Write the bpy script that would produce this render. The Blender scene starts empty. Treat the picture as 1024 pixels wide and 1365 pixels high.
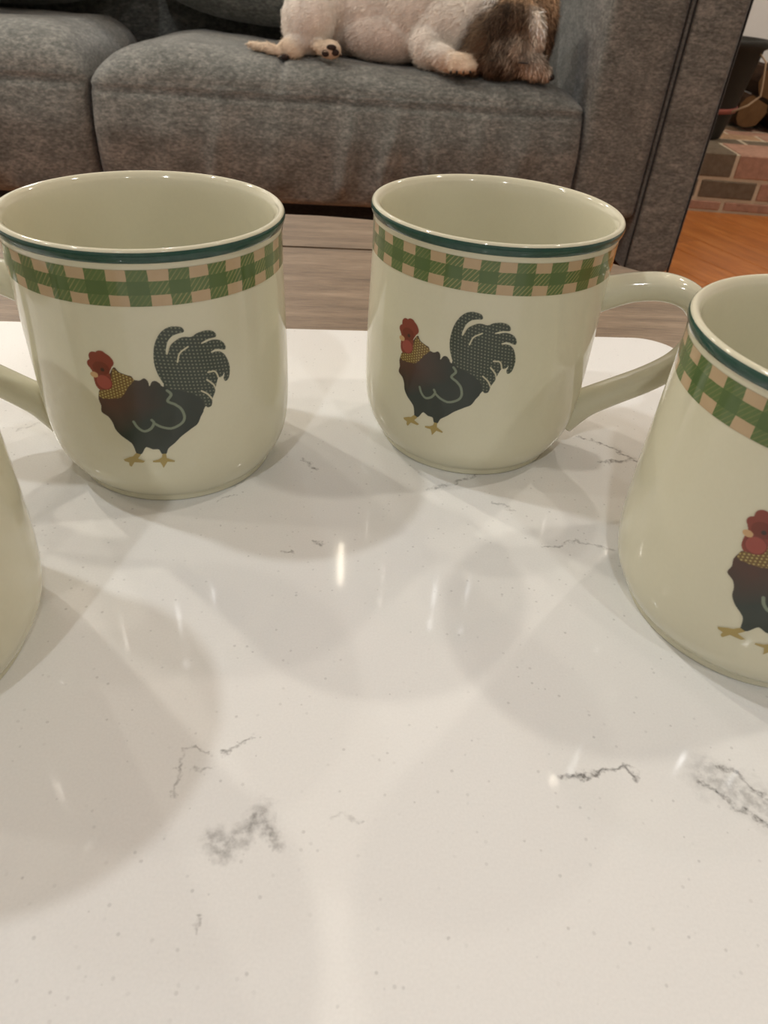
import bpy, bmesh, math, random
import numpy as np
from mathutils import Vector, Matrix, noise

# ------------------------------------------------------------------ camera / light / exposure
sc = bpy.context.scene
COL = sc.collection
IMW, IMH = 1024, 1365
FPX, PITCH, ROLL, CAMH = 923.27, 0.67141, -0.07470, 0.15444
c_, s_ = math.cos(ROLL), math.sin(ROLL)
FWD = Vector((0, math.cos(PITCH), -math.sin(PITCH)))
RT0, DN0 = Vector((1, 0, 0)), Vector((0, -math.sin(PITCH), -math.cos(PITCH)))
RIGHT, DOWN = c_*RT0 + s_*DN0, -s_*RT0 + c_*DN0
cam = bpy.data.cameras.new('camera')
camo = bpy.data.objects.new('camera', cam)
COL.objects.link(camo)
cam.sensor_fit = 'VERTICAL'; cam.sensor_height = 36.0; cam.sensor_width = 27.0
cam.lens = FPX/IMH*36.0
cam.clip_start = 0.01; cam.clip_end = 50
cam.dof.use_dof = True; cam.dof.focus_distance = 0.27; cam.dof.aperture_fstop = 28.0
U_, B_ = -DOWN, -FWD
camo.matrix_world = Matrix(((RIGHT.x, U_.x, B_.x, 0), (RIGHT.y, U_.y, B_.y, 0), (RIGHT.z, U_.z, B_.z, CAMH), (0, 0, 0, 1)))
sc.camera = camo

sc.view_settings.view_transform = 'Standard'
sc.view_settings.look = 'None'
sc.view_settings.gamma = 1.0
sc.view_settings.use_curve_mapping = False
sc.view_settings.exposure = -0.12

world = bpy.data.worlds.new('world'); sc.world = world
world.use_nodes = True
world.node_tree.nodes['Background'].inputs[0].default_value = (1.0, 0.93, 0.82, 1)
world.node_tree.nodes['Background'].inputs[1].default_value = 0.3

CEIL, FLOOR = 1.95, -0.45
# unseen ceiling downlights, first row placed from mug shadows: x, y, watts, colour
WARM, NEUT = (1.0, 0.92, 0.81), (0.96, 0.98, 1.0)
LAMPS = [(-1.14, 0.54, 13, NEUT), (-1.85, 0.20, 6, WARM), (1.16, 0.48, 9, WARM),
         (-1.80, 1.62, 26, WARM), (1.58, 2.20, 22, WARM), (-2.15, 2.75, 26, WARM), (-0.95, 3.00, 10, NEUT), (-0.35, -1.50, 15, NEUT), (0.95, -1.40, 9, NEUT)]  # this row is added to brighten the sofa and the mug fronts
for lx, ly, w, colr in LAMPS:
    L = bpy.data.lights.new('unseen_downlight_beam', 'AREA')
    L.shape = 'DISK'; L.size = 0.10; L.energy = w; L.color = colr
    o = bpy.data.objects.new('unseen_downlight_beam', L); COL.objects.link(o)
    o.location = (lx, ly, CEIL - 0.012)

# ------------------------------------------------------------------ helpers
R = random.Random(7)

def tag(o, label=None, cat=None, group=None, kind=None):
    if label: o['label'] = label
    if cat: o['category'] = cat
    if group: o['group'] = group
    if kind: o['kind'] = kind
    return o

def empty(name, loc=(0, 0, 0), rz=0.0):
    o = bpy.data.objects.new(name, None); COL.objects.link(o)
    o.location = loc; o.rotation_euler = (0, 0, rz); o.empty_display_size = 0.05
    return o

def link(name, me, mat=None, parent=None, loc=None, rot=None, smooth=False):
    o = bpy.data.objects.new(name, me); COL.objects.link(o)
    if mat is not None and len(me.materials) == 0: me.materials.append(mat)
    if parent is not None: o.parent = parent
    if loc is not None: o.location = loc
    if rot is not None: o.rotation_euler = rot
    if smooth: me.shade_smooth()
    return o

def mesh(name, v, f):
    me = bpy.data.meshes.new(name); me.from_pydata([tuple(map(float, p)) for p in v], [], [tuple(map(int, q)) for q in f]); me.update()
    return me

def fix_normals(me):
    bm = bmesh.new(); bm.from_mesh(me); bmesh.ops.recalc_face_normals(bm, faces=bm.faces); bm.to_mesh(me); bm.free(); return me

def box_mesh(name, x0, x1, y0, y1, z0, z1, bev=0.0, seg=1):
    bm = bmesh.new()
    vs = [bm.verts.new(p) for p in ((x0, y0, z0), (x1, y0, z0), (x1, y1, z0), (x0, y1, z0), (x0, y0, z1), (x1, y0, z1), (x1, y1, z1), (x0, y1, z1))]
    for f in ((0, 3, 2, 1), (4, 5, 6, 7), (0, 1, 5, 4), (1, 2, 6, 5), (2, 3, 7, 6), (3, 0, 4, 7)): bm.faces.new([vs[i] for i in f])
    if bev: bmesh.ops.bevel(bm, geom=list(bm.edges), offset=bev, segments=seg, affect='EDGES', profile=0.5)
    me = bpy.data.meshes.new(name); bm.to_mesh(me); bm.free()
    return me

def lathe(name, prof, n=96, close=False):
    """prof: list of (r, z); r==0 ends become poles"""
    v, f, rings = [], [], []
    for r, z in prof:
        if r < 1e-7:
            rings.append([len(v)]); v.append((0, 0, z))
        else:
            rings.append(list(range(len(v), len(v)+n)))
            v += [(r*math.cos(2*math.pi*i/n), r*math.sin(2*math.pi*i/n), z) for i in range(n)]
    pairs = list(zip(rings[:-1], rings[1:]))
    if close: pairs.append((rings[-1], rings[0]))
    for a, b in pairs:
        for i in range(n):
            j = (i+1) % n
            if len(a) == 1 and len(b) == 1: continue
            if len(a) == 1: f.append((a[0], b[j], b[i]))
            elif len(b) == 1: f.append((a[i], a[j], b[0]))
            else: f.append((a[i], a[j], b[j], b[i]))
    return fix_normals(mesh(name, v, f))

def catmull(P, n=8):
    P = [np.array(p, float) for p in P]; Q = [2*P[0]-P[1]] + P + [2*P[-1]-P[-2]]; out = []
    for i in range(1, len(Q)-2):
        for k in range(n):
            t = k/n; a, b, c, d = Q[i-1], Q[i], Q[i+1], Q[i+2]
            out.append(0.5*((2*b)+(c-a)*t+(2*a-5*b+4*c-d)*t*t+(3*b-a-3*c+d)*t**3))
    out.append(P[-1]); return out

def tube(name, P, rad, n=10, sub=6, caps=True):
    """round tube along a 3D path; rad a number or a list per path point"""
    P = [np.array(p, float) for p in P]
    rr = [rad]*len(P) if not isinstance(rad, (list, tuple)) else list(rad)
    C = catmull([np.append(p, r) for p, r in zip(P, rr)], sub)
    v, f = [], []
    up = None
    for i, c in enumerate(C):
        t = C[min(i+1, len(C)-1)][:3]-C[max(i-1, 0)][:3]; t /= np.linalg.norm(t)
        if up is None:
            up = np.cross(t, [0.3, 0.5, 0.81]); up /= np.linalg.norm(up)
        up = up - t*(up@t); up /= np.linalg.norm(up); w = np.cross(t, up)
        for k in range(n):
            a = 2*math.pi*k/n
            v.append(c[:3]+c[3]*(math.cos(a)*up+math.sin(a)*w))
    m = len(C)
    for i in range(m-1):
        for k in range(n): f.append((i*n+k, i*n+(k+1) % n, (i+1)*n+(k+1) % n, (i+1)*n+k))
    if caps: f.append(tuple(range(n-1, -1, -1))); f.append(tuple((m-1)*n+k for k in range(n)))
    return fix_normals(mesh(name, v, f))

# ------------------------------------------------------------------ node material helpers
def srgb(r, g, b):
    f = lambda c: (c/255)/12.92 if c/255 <= 0.04045 else (((c/255)+0.055)/1.055)**2.4
    return (f(r), f(g), f(b), 1.0)

class NT:
    def __init__(s, name):
        s.m = bpy.data.materials.new(name); s.m.use_nodes = True
        s.t = s.m.node_tree; s.n = s.t.nodes; s.b = s.n['Principled BSDF']
    def node(s, typ, **kw):
        x = s.n.new(typ)
        for k, v in kw.items(): setattr(x, k, v)
        return x
    def l(s, a, b): s.t.links.new(a, b)
    def put(s, sock, val):
        if isinstance(val, bpy.types.NodeSocket): s.l(val, sock)
        else: sock.default_value = val
    def math(s, op, a, b=0.0, c=0.0, clamp=False):
        x = s.node('ShaderNodeMath', operation=op, use_clamp=clamp)
        for i, q in enumerate((a, b, c)): s.put(x.inputs[i], q)
        return x.outputs[0]
    def vmath(s, op, a, b=None, scale=None):
        x = s.node('ShaderNodeVectorMath', operation=op)
        s.put(x.inputs[0], a)
        if b is not None: s.put(x.inputs[1], b)
        if scale is not None: s.put(x.inputs['Scale'], scale)
        return x
    def mix(s, fac, a, b, blend='MIX'):
        x = s.node('ShaderNodeMix', data_type='RGBA', blend_type=blend)
        s.put(x.inputs[0], fac); s.put(x.inputs[6], a); s.put(x.inputs[7], b)
        return x.outputs[2]
    def ramp(s, fac, stops):
        x = s.node('ShaderNodeValToRGB'); e = x.color_ramp.elements
        while len(e) < len(stops): e.new(0.5)
        for el, (p, c) in zip(e, stops): el.position = p; el.color = c if len(c) == 4 else (*c, 1)
        s.put(x.inputs[0], fac); return x.outputs[0]
    def coord(s, which='Object'): return s.node('ShaderNodeTexCoord').outputs[which]
    def mapping(s, vec, scale=(1, 1, 1), rot=(0, 0, 0), loc=(0, 0, 0)):
        x = s.node('ShaderNodeMapping'); s.l(vec, x.inputs[0])
        s.put(x.inputs['Location'], loc); s.put(x.inputs['Rotation'], rot); s.put(x.inputs['Scale'], scale); return x.outputs[0]
    def noise(s, vec, scale, detail=4, rough=0.5, out=0):
        x = s.node('ShaderNodeTexNoise'); s.l(vec, x.inputs['Vector'])
        x.inputs['Scale'].default_value = scale; x.inputs['Detail'].default_value = detail; x.inputs['Roughness'].default_value = rough
        return x.outputs[out]
    def bump(s, h, strength=0.3, dist=0.001):
        x = s.node('ShaderNodeBump'); x.inputs['Strength'].default_value = strength; x.inputs['Distance'].default_value = dist
        s.l(h, x.inputs['Height']); s.l(x.outputs[0], s.b.inputs['Normal'])
    def base(s, col, rough=0.5, spec=0.5, metal=0.0):
        s.put(s.b.inputs['Base Color'], col); s.put(s.b.inputs['Roughness'], rough)
        s.b.inputs['Specular IOR Level'].default_value = spec; s.b.inputs['Metallic'].default_value = metal
        return s.m

def plain(name, col, rough=0.5, spec=0.5, metal=0.0, var=0.12, scale=30):
    n = NT(name)
    nz = n.noise(n.coord(), scale, 3)
    dark = tuple(c*(1-var) for c in col[:3])+(1,)
    light = tuple(min(1, c*(1+var)) for c in col[:3])+(1,)
    return n.base(n.mix(nz, dark, light), rough, spec, metal)

# ------------------------------------------------------------------ materials
GLAZE = srgb(213, 209, 183)
n = NT('cream_glaze')
nz = n.noise(n.coord(), 900, 2)
M_GLAZE = n.base(n.mix(nz, srgb(211, 207, 181), srgb(215, 211, 185)), 0.07, 0.5)
n.b.inputs['IOR'].default_value = 1.5

n = NT('green_rim_glaze')
M_RIM = n.base(n.mix(n.noise(n.coord(), 400, 3), srgb(34, 66, 58), srgb(52, 86, 74)), 0.08)

n = NT('printed_rooster_glaze')
at = n.node('ShaderNodeAttribute'); at.attribute_name = 'print'
M_ROO = n.base(at.outputs['Color'], 0.09)

n = NT('gingham_print_glaze')      # uv: u counts checks, v 0..1 across the band
uv = n.node('ShaderNodeSeparateXYZ'); n.l(n.coord('UV'), uv.inputs[0])
u, v = uv.outputs[0], uv.outputs[1]
wob = n.math('MULTIPLY', n.math('SUBTRACT', n.noise(n.coord('Object'), 160, 2), 0.5), 0.10)
fu = n.math('FRACT', n.math('ADD', u, wob))
colm = n.math('LESS_THAN', fu, 0.52)                         # 1 on the green columns
vv = n.math('ADD', v, n.math('MULTIPLY', wob, 0.5))
row = n.math('MULTIPLY', n.math('GREATER_THAN', vv, 0.31), n.math('LESS_THAN', vv, 0.69))
green = n.math('MAXIMUM', colm, row)
both = n.math('MULTIPLY', colm, row)
hatch = n.math('GREATER_THAN', n.math('FRACT', n.math('ADD', n.math('MULTIPLY', u, 7.5), n.math('MULTIPLY', v, -5.5))), 0.72)
hz = n.ramp(n.noise(n.coord('Object'), 55, 2), [(0.42, (0.25, 0.25, 0.25)), (0.58, (1, 1, 1))])
hatch = n.math('MULTIPLY', n.math('MULTIPLY', hatch, hz), n.math('SUBTRACT', 1.0, both))
tone = n.noise(n.coord('Object'), 240, 3)
beige = n.mix(tone, srgb(180, 156, 122), srgb(192, 168, 134))
gl = n.mix(tone, srgb(88, 108, 62), srgb(98, 118, 72))
gd = n.mix(tone, srgb(78, 100, 56), srgb(90, 110, 66))
gcol = n.mix(both, gl, gd)
gcol = n.mix(n.math('MULTIPLY', hatch, 0.42), gcol, srgb(192, 172, 120))
M_GING = n.base(n.mix(green, beige, gcol), 0.09)

n = NT('white_quartz')
P = n.coord('Object')
warp = n.vmath('SCALE', n.vmath('SUBTRACT', n.noise(P, 260, 4, 0.6, out=1), (0.5, 0.5, 0.5)).outputs[0], scale=0.0075).outputs[0]
flat = n.vmath('MULTIPLY', n.vmath('ADD', P, warp).outputs[0], (1, 1, 0)).outputs[0]
VEINS = [  # polyline in table metres, half width mm, strength
    ([(0.0488, 0.0958), (0.0564, 0.0964), (0.0593, 0.0969), (0.0654, 0.0992), (0.0671, 0.0961)], 0.7, 0.9),
    ([(0.0836, 0.097), (0.0861, 0.0933), (0.0928, 0.089), (0.0969, 0.0859)], 0.9, 0.9),
    ([(0.0887, 0.1011), (0.0939, 0.0999), (0.0953, 0.096), (0.0997, 0.0928)], 0.9, 0.8),
    ([(0.0858, 0.0982), (0.0928, 0.0942), (0.099, 0.089)], 5.0, 0.42),
    ([(-0.0325, 0.0733), (-0.0294, 0.0718), (-0.0259, 0.0751), (-0.0228, 0.081)], 2.4, 0.62),
    ([(-0.0226, 0.0801), (-0.0179, 0.0727)], 1.3, 0.6),
    ([(-0.0347, 0.0938), (-0.0282, 0.0999)], 0.55, 0.75),
    ([(-0.044, 0.083), (-0.0448, 0.0916), (-0.0449, 0.0955), (-0.0419, 0.0959), (-0.0391, 0.0945)], 0.5, 0.55),
    ([(-0.0412, 0.0899), (-0.0374, 0.0896)], 0.5, 0.5),
    ([(-0.0313, 0.0537), (-0.0314, 0.0568)], 0.4, 0.6),
    ([(0.0802, 0.2561), (0.0892, 0.2526), (0.0971, 0.245), (0.1022, 0.2401)], 0.8, 0.75),
    ([(0.0861, 0.2369), (0.0994, 0.2414)], 0.9, 0.7),
    ([(0.0157, 0.2101), (0.0302, 0.2178), (0.0346, 0.2234)], 0.8, 0.5),
    ([(0.0407, 0.2049), (0.0473, 0.2012)], 0.8, 0.5),
    ([(0.0557, 0.1813), (0.0681, 0.1859), (0.0804, 0.1822)], 0.6, 0.5),
    ([(-0.0330, 0.224), (-0.0277, 0.2178)], 0.8, 0.7),
    ([(-0.0594, 0.1926), (-0.0552, 0.1976)], 0.5, 0.45),
    ([(-0.0326, 0.1695), (-0.0301, 0.169)], 0.7, 0.8),
    ([(-0.023, 0.1755), (-0.0197, 0.1739)], 0.7, 0.8),
    ([(-0.0072, 0.0807), (-0.0002, 0.0806)], 0.5, 0.4),
    ([(-0.1483, 0.2281), (-0.1423, 0.2347)], 0.6, 0.4)]
brk = n.ramp(n.noise(P, 420, 3, 0.6), [(0.36, (0, 0, 0)), (0.60, (1, 1, 1))])
mask = None
for pts, hw, st in VEINS:
    dmin = None
    for a, b in zip(pts[:-1], pts[1:]):
        ba = (b[0]-a[0], b[1]-a[1], 0.0); l2 = ba[0]**2+ba[1]**2
        pa = n.vmath('SUBTRACT', flat, (a[0], a[1], 0)).outputs[0]
        hh = n.math('MULTIPLY', n.vmath('DOT_PRODUCT', pa, ba).outputs['Value'], 1/l2, clamp=True)
        q = n.vmath('SUBTRACT', pa, n.vmath('SCALE', ba, scale=hh).outputs[0]).outputs[0]
        d = n.vmath('LENGTH', q).outputs['Value']
        dmin = d if dmin is None else n.math('MINIMUM', dmin, d)
    k = n.math('SUBTRACT', 1.0, n.math('MULTIPLY', dmin, 1000/(hw*1.5)), clamp=True)
    k = n.math('MULTIPLY', k, st)
    mask = k if mask is None else n.math('MAXIMUM', mask, k)
mask = n.math('MULTIPLY', mask, n.math('ADD', n.math('MULTIPLY', brk, 0.85), 0.15))
vor = n.node('ShaderNodeTexVoronoi'); n.l(P, vor.inputs['Vector']); vor.inputs['Scale'].default_value = 560
spk = n.math('LESS_THAN', vor.outputs['Distance'], 0.23)
rnd = n.node('ShaderNodeSeparateColor'); n.l(vor.outputs['Color'], rnd.inputs[0])
spk = n.math('MULTIPLY', spk, n.math('GREATER_THAN', rnd.outputs[0], 0.86))
spk = n.math('MULTIPLY', spk, n.math('MULTIPLY', rnd.outputs[1], 0.24))
grain = n.noise(P, 1500, 2)
white = n.mix(grain, srgb(225, 225, 221), srgb(237, 237, 233))
colr = n.mix(n.math('MAXIMUM', mask, spk), white, srgb(84, 82, 80))
M_QUARTZ = n.base(colr, 0.065, 0.5)

def wood(name, c1, c2, c3, rough=0.45, scale=1.0, along='x', spec=0.4):
    n = NT(name)
    oi = n.node('ShaderNodeObjectInfo')
    off = n.vmath('SCALE', (7.3, 3.1, 1.7), scale=n.math('MULTIPLY', oi.outputs['Random'], 9.0)).outputs[0]
    p = n.vmath('ADD', n.coord(), off).outputs[0]
    st = (1.6, 16, 16) if along == 'x' else (16, 1.6, 16)
    p2 = n.mapping(p, tuple(k*scale for k in st))
    g = n.noise(p2, 3.0, 8, 0.62)
    g2 = n.noise(n.mapping(p, tuple(k*scale*4 for k in st)), 6.0, 4, 0.7)
    col = n.ramp(n.math('ADD', n.math('MULTIPLY', g, 0.7), n.math('MULTIPLY', g2, 0.3)), [(0.30, c1), (0.5, c2), (0.72, c3)])
    tint = n.math('ADD', 0.86, n.math('MULTIPLY', oi.outputs['Random'], 0.28))
    col = n.vmath('SCALE', col, scale=tint).outputs[0]
    n.base(col, rough, spec)
    n.bump(g2, 0.25, 0.0006)
    return n.m
M_GREYWOOD = wood('weathered_grey_wood', srgb(92, 79, 64), srgb(128, 110, 90), srgb(158, 139, 116), 0.45, 2.2)
M_OAK = wood('orange_oak_floor', srgb(150, 84, 36), srgb(186, 112, 52), srgb(208, 138, 74), 0.32, 1.0)
M_DARKWOOD = wood('dark_turned_wood', srgb(60, 44, 32), srgb(84, 64, 48), srgb(104, 82, 62), 0.5, 2)

def fabric(name, c1, c2, c3):
    n = NT(name); P = n.coord()
    a = n.noise(n.mapping(P, (1, 1, 2.4)), 85, 8, 0.8)
    b = n.noise(n.mapping(P, (1, 1, 2.0)), 16, 5, 0.65)
    col = n.ramp(n.math('ADD', n.math('MULTIPLY', a, 0.75), n.math('MULTIPLY', b, 0.25)), [(0.36, c1), (0.5, c2), (0.64, c3)])
    n.base(col, 0.95, 0.1)
    n.b.inputs['Sheen Weight'].default_value = 0.25; n.b.inputs['Sheen Roughness'].default_value = 0.5
    n.bump(n.math('ADD', a, n.math('MULTIPLY', n.noise(P, 9, 4), 6.0)), 0.35, 0.002)
    return n.m
M_SOFA = fabric('charcoal_heather_fabric', srgb(66, 68, 64), srgb(106, 107, 102), srgb(152, 150, 142))
M_PIPE = fabric('dark_piping_fabric', srgb(22, 22, 22), srgb(32, 32, 31), srgb(46, 46, 44))
M_NAVY = fabric('navy_cotton', srgb(34, 38, 50), srgb(48, 53, 68), srgb(70, 74, 86))
M_WALL = plain('cream_wall_paint', srgb(220, 218, 213), 0.8, 0.2, var=0.03, scale=60)
M_CEIL = plain('white_ceiling_paint', srgb(235, 234, 230), 0.85, 0.2, var=0.02, scale=60)
M_MORTAR = plain('pale_mortar', srgb(198, 184, 160), 0.95, 0.1, var=0.15, scale=150)
def brickmat(name, c):
    n = NT(name); P = n.coord(); oi = n.node('ShaderNodeObjectInfo')
    p = n.vmath('ADD', P, n.vmath('SCALE', (3, 5, 7), scale=oi.outputs['Random']).outputs[0]).outputs[0]
    a = n.noise(p, 45, 6, 0.7)
    col = n.mix(a, tuple(k*0.40 for k in c[:3])+(1,), tuple(min(1, k*1.6) for k in c[:3])+(1,))
    n.base(col, 0.9, 0.15); n.bump(n.noise(p, 160, 5, 0.7), 0.6, 0.003); return n.m
M_BRICKS = [brickmat('grey_brown_brick', srgb(112, 100, 84)), brickmat('rose_brick', srgb(170, 132, 112)), brickmat('tan_red_brick', srgb(170, 138, 108))]
M_IRON = plain('black_iron', srgb(34, 33, 28), 0.6, 0.3, var=0.2, scale=60)
M_REDBAND = plain('red_enamel', srgb(138, 74, 62), 0.5, 0.4)
M_WIRE = plain('tan_wire', srgb(176, 152, 122), 0.5, 0.4)
M_BARK = plain('log_bark', srgb(52, 36, 24), 0.95, 0.1, var=0.4, scale=50)
M_LOGEND = plain('log_end_grain', srgb(104, 78, 52), 0.9, 0.1, var=0.25, scale=60)
M_TRIM = plain('white_metal_trim', srgb(235, 232, 225), 0.5, 0.4, var=0.02)
n = NT('lamp_lens'); n.base((1, 0.95, 0.88, 1), 0.5)
n.b.inputs['Emission Color'].default_value = (1, 0.92, 0.8, 1); n.b.inputs['Emission Strength'].default_value = 6.0
M_LENS = n.m
n = NT('dog_coat'); at = n.node('ShaderNodeAttribute'); at.attribute_name = 'coat'
nz = n.noise(n.coord(), 90, 5, 0.7)
M_COAT = n.base(n.mix(0.5, at.outputs['Color'], n.mix(nz, n.mix(0.5, at.outputs['Color'], (0.02, 0.015, 0.01, 1)), at.outputs['Color'])), 0.9, 0.1)
n.bump(n.noise(n.mapping(n.coord(), (1, 1, 3)), 110, 4, 0.7), 0.5, 0.003)
n = NT('dog_fur_strands'); at = n.node('ShaderNodeAttribute'); at.attribute_name = 'coat'
M_FUR = n.base(at.outputs['Color'], 0.8, 0.15)
M_NOSE = plain('dark_nose_skin', srgb(30, 26, 24), 0.45, 0.4)
M_PAD = plain('dark_paw_pad', srgb(52, 42, 38), 0.8, 0.2)

# ------------------------------------------------------------------ room shell
XL, XR, YF, YB = -3.0, 3.0, -2.6, 3.40
fl = link('floor', box_mesh('floor', XL, XR, YF, YB, FLOOR-0.10, FLOOR-0.012), M_DARKWOOD); tag(fl, 'orange oak plank floor of the living room', 'floor', kind='structure')
ce = link('ceiling', box_mesh('ceiling', XL, XR, YF, YB, CEIL, CEIL+0.1), M_CEIL); tag(ce, 'white painted ceiling', 'ceiling', kind='structure')
for nm, b in (('wall_back', (XL, XR, YB, YB+0.1)), ('wall_front', (XL, XR, YF-0.1, YF)), ('wall_left', (XL-0.1, XL, YF, YB)), ('wall_right', (XR, XR+0.1, YF, YB))):
    w = link(nm, box_mesh(nm, *b, FLOOR-0.10, CEIL), M_WALL); tag(w, 'cream painted room wall, %s side' % nm.split('_')[1], 'wall', kind='structure')
# oak planks laid on the diagonal
PA = math.radians(-63)
pd, pn = Vector((math.cos(PA), math.sin(PA), 0)), Vector((-math.sin(PA), math.cos(PA), 0))
PLW, PLL = 0.128, 1.15
pm = box_mesh('plank', -PLL/2+0.0008, PLL/2-0.0008, -PLW/2+0.0008, PLW/2-0.0008, -0.012, 0, 0.0012)
pm.materials.append(M_OAK)
for i in range(-45, 46):
    sh = (i*0.37) % 1.0*PLL
    for j in range(-6, 7):
        c = Vector((0.6, 1.2, FLOOR)) + pn*(i*PLW) + pd*(j*PLL+sh)
        ok = True
        for sx in (-.5, .5):
            for sy in (-.5, .5):
                e = c + pd*PLL*sx + pn*PLW*sy
                if not (-2.0 < e.x < 2.95 and -1.4 < e.y < 3.35): ok = False
        if ok: link('plank', pm, None, fl, c, (0, 0, PA))

# fittings of the unseen downlights, most of them added for light
for lx, ly, w, colr in LAMPS:
    t = empty('unseen_downlight', (lx, ly, CEIL)); tag(t, 'unseen round white ceiling downlight, one of a set mostly added for light', 'ceiling light', 'recessed ceiling downlights')
    link('trim_ring', lathe('trim_ring', [(0.055, 0.0), (0.075, 0.0), (0.075, -0.004), (0.068, -0.008), (0.055, -0.008)], 40, True), M_TRIM, t, smooth=True)
    link('lens', lathe('lens', [(0, -0.003), (0.055, -0.003), (0.055, 0.0)], 40), M_LENS, t)

# slim pendants with tubular bulbs hanging over the sofa side of the room
n = NT('tubular_bulb'); n.base((1, 0.95, 0.88, 1), 0.4)
n.b.inputs['Emission Color'].default_value = (1, 0.88, 0.70, 1); n.b.inputs['Emission Strength'].default_value = 32.0
M_TUBE = n.m
for px_, py_ in ((-0.154, 1.98), (0.588, 1.185), (0.957, 2.199), (1.020, 2.217)):
    t = empty('tube_pendant', (px_, py_, CEIL)); tag(t, 'slim pendant lamp with a bare tubular bulb on a cord', 'pendant lamp', 'tubular pendants under the ceiling')
    link('canopy', lathe('canopy', [(0, 0), (0.027, 0), (0.027, -0.012), (0.0, -0.016)], 24), M_TRIM, t)
    link('cord', tube('cord', [(0, 0, -0.014), (0, 0, -0.08), (0, 0, -0.13)], 0.002, 6, 1), M_IRON, t)
    link('socket', lathe('socket', [(0, -0.125), (0.010, -0.125), (0.010, -0.15), (0, -0.15)], 16), M_IRON, t)
    link('bulb', lathe('bulb', [(0, -0.151), (0.006, -0.153), (0.006, -0.353), (0.004, -0.359), (0, -0.361)], 16), M_TUBE, t)

# brick hearth along the back wall
hearth = empty('brick_hearth', (1.5, 2.96, FLOOR)); tag(hearth, 'raised hearth of grey and rose bricks behind the sofa arm', 'hearth')
HX0, HX1, HY0, HY1, HZ = 0.77, 2.72, 2.528, 3.398, -0.27
def hb(o): o.location = o.location - Vector((1.5, 2.96, FLOOR)); return o
hb(link('mortar_bed', box_mesh('mortar_bed', HX0, HX1, HY0+0.003, HY1, FLOOR, HZ-0.003), M_MORTAR, hearth, (0, 0, 0)))
BL, J = 0.195, 0.010
def brick(x0, x1, y0, y1, z0, z1, mi):
    key = (round(x1-x0, 4), round(y1-y0, 4), round(z1-z0, 4), mi)
    if key not in BRC:
        sx, sy, sz = (x1-x0)/2, (y1-y0)/2, (z1-z0)/2
        me = box_mesh('brick', -sx, sx, -sy, sy, -sz, sz, 0.004); me.materials.append(M_BRICKS[mi]); BRC[key] = me
    o = link('brick', BRC[key], None, hearth, ((x0+x1)/2, (y0+y1)/2, (z0+z1)/2)); hb(o)
    o.rotation_euler = (R.uniform(-.008, .008), R.uniform(-.008, .008), R.uniform(-.006, .006))
BRC = {}
rows = [(FLOOR+0.006, FLOOR+0.036, 0.0975), (FLOOR+0.044, FLOOR+0.100, 0.0), (FLOOR+0.108, HZ, 0.0975)]
for ri, (z0, z1, sh) in enumerate(rows):
    x = 0.77 + sh - BL; k = 0
    while x < HX1:
        a, b = max(HX0, x+J/2), min(HX1, x+BL-J/2)
        if b-a > 0.03:
            mi = [1, 0, 0][ri] if R.random() < 0.55 else R.choice((0, 1, 2))
            if ri == 2 and abs(x-1.0625) < 0.02: mi = 1
            if ri == 2 and abs(x-0.8675) < 0.02: mi = 0
            if ri == 1 and abs(x-0.965) < 0.02: mi = 0
            if ri == 0: mi = R.choice((1, 2, 1))
            brick(a, b, HY0, HY0+0.09 if ri < 2 else HY0+0.19, z0, z1, mi)
        x += BL
for r_ in range(7):         # paving of the hearth top behind the front edge
    y0 = HY0+0.20+r_*0.097
    x = 0.77 + (0.0975 if r_ % 2 else 0.0) - BL
    while x < HX1:
        a, b = max(HX0, x+J/2), min(HX1, x+BL-J/2)
        if b-a > 0.03 and y0+0.087 < HY1: brick(a, b, y0, y0+0.087, HZ-0.05, HZ-R.uniform(0, 0.003), R.choice((2, 1, 2, 0)))
        x += BL

# black bucket with red band and wire bail
bk = empty('hearth_bucket', (0.985, 2.86, HZ+0.002)); tag(bk, 'black tapered hearth bucket with a red band standing on the bricks', 'bucket')
link('bucket_wall', lathe('bucket_wall', [(0, 0.0), (0.118, 0.0), (0.120, 0.006), (0.139, 0.09), (0.168, 0.262), (0.178, 0.266), (0.184, 0.282), (0.180, 0.290), (0.168, 0.290), (0.160, 0.268), (0.116, 0.014), (0, 0.012)], 48), M_IRON, bk, smooth=True)
link('red_band', lathe('red_band', [(0.1385, 0.080), (0.142, 0.080), (0.1445, 0.096), (0.141, 0.096)], 48, True), M_REDBAND, bk, smooth=True)
link('bail', tube('bail', [(0.125, -0.105, 0.258), (0.150, -0.12, 0.235), (0.165, -0.12, 0.165), (0.172, -0.115, 0.14), (0.14, -0.115, 0.11), (0.095, -0.112, 0.088)], 0.0030, 6, 1), M_WIRE, bk, smooth=True)

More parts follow.
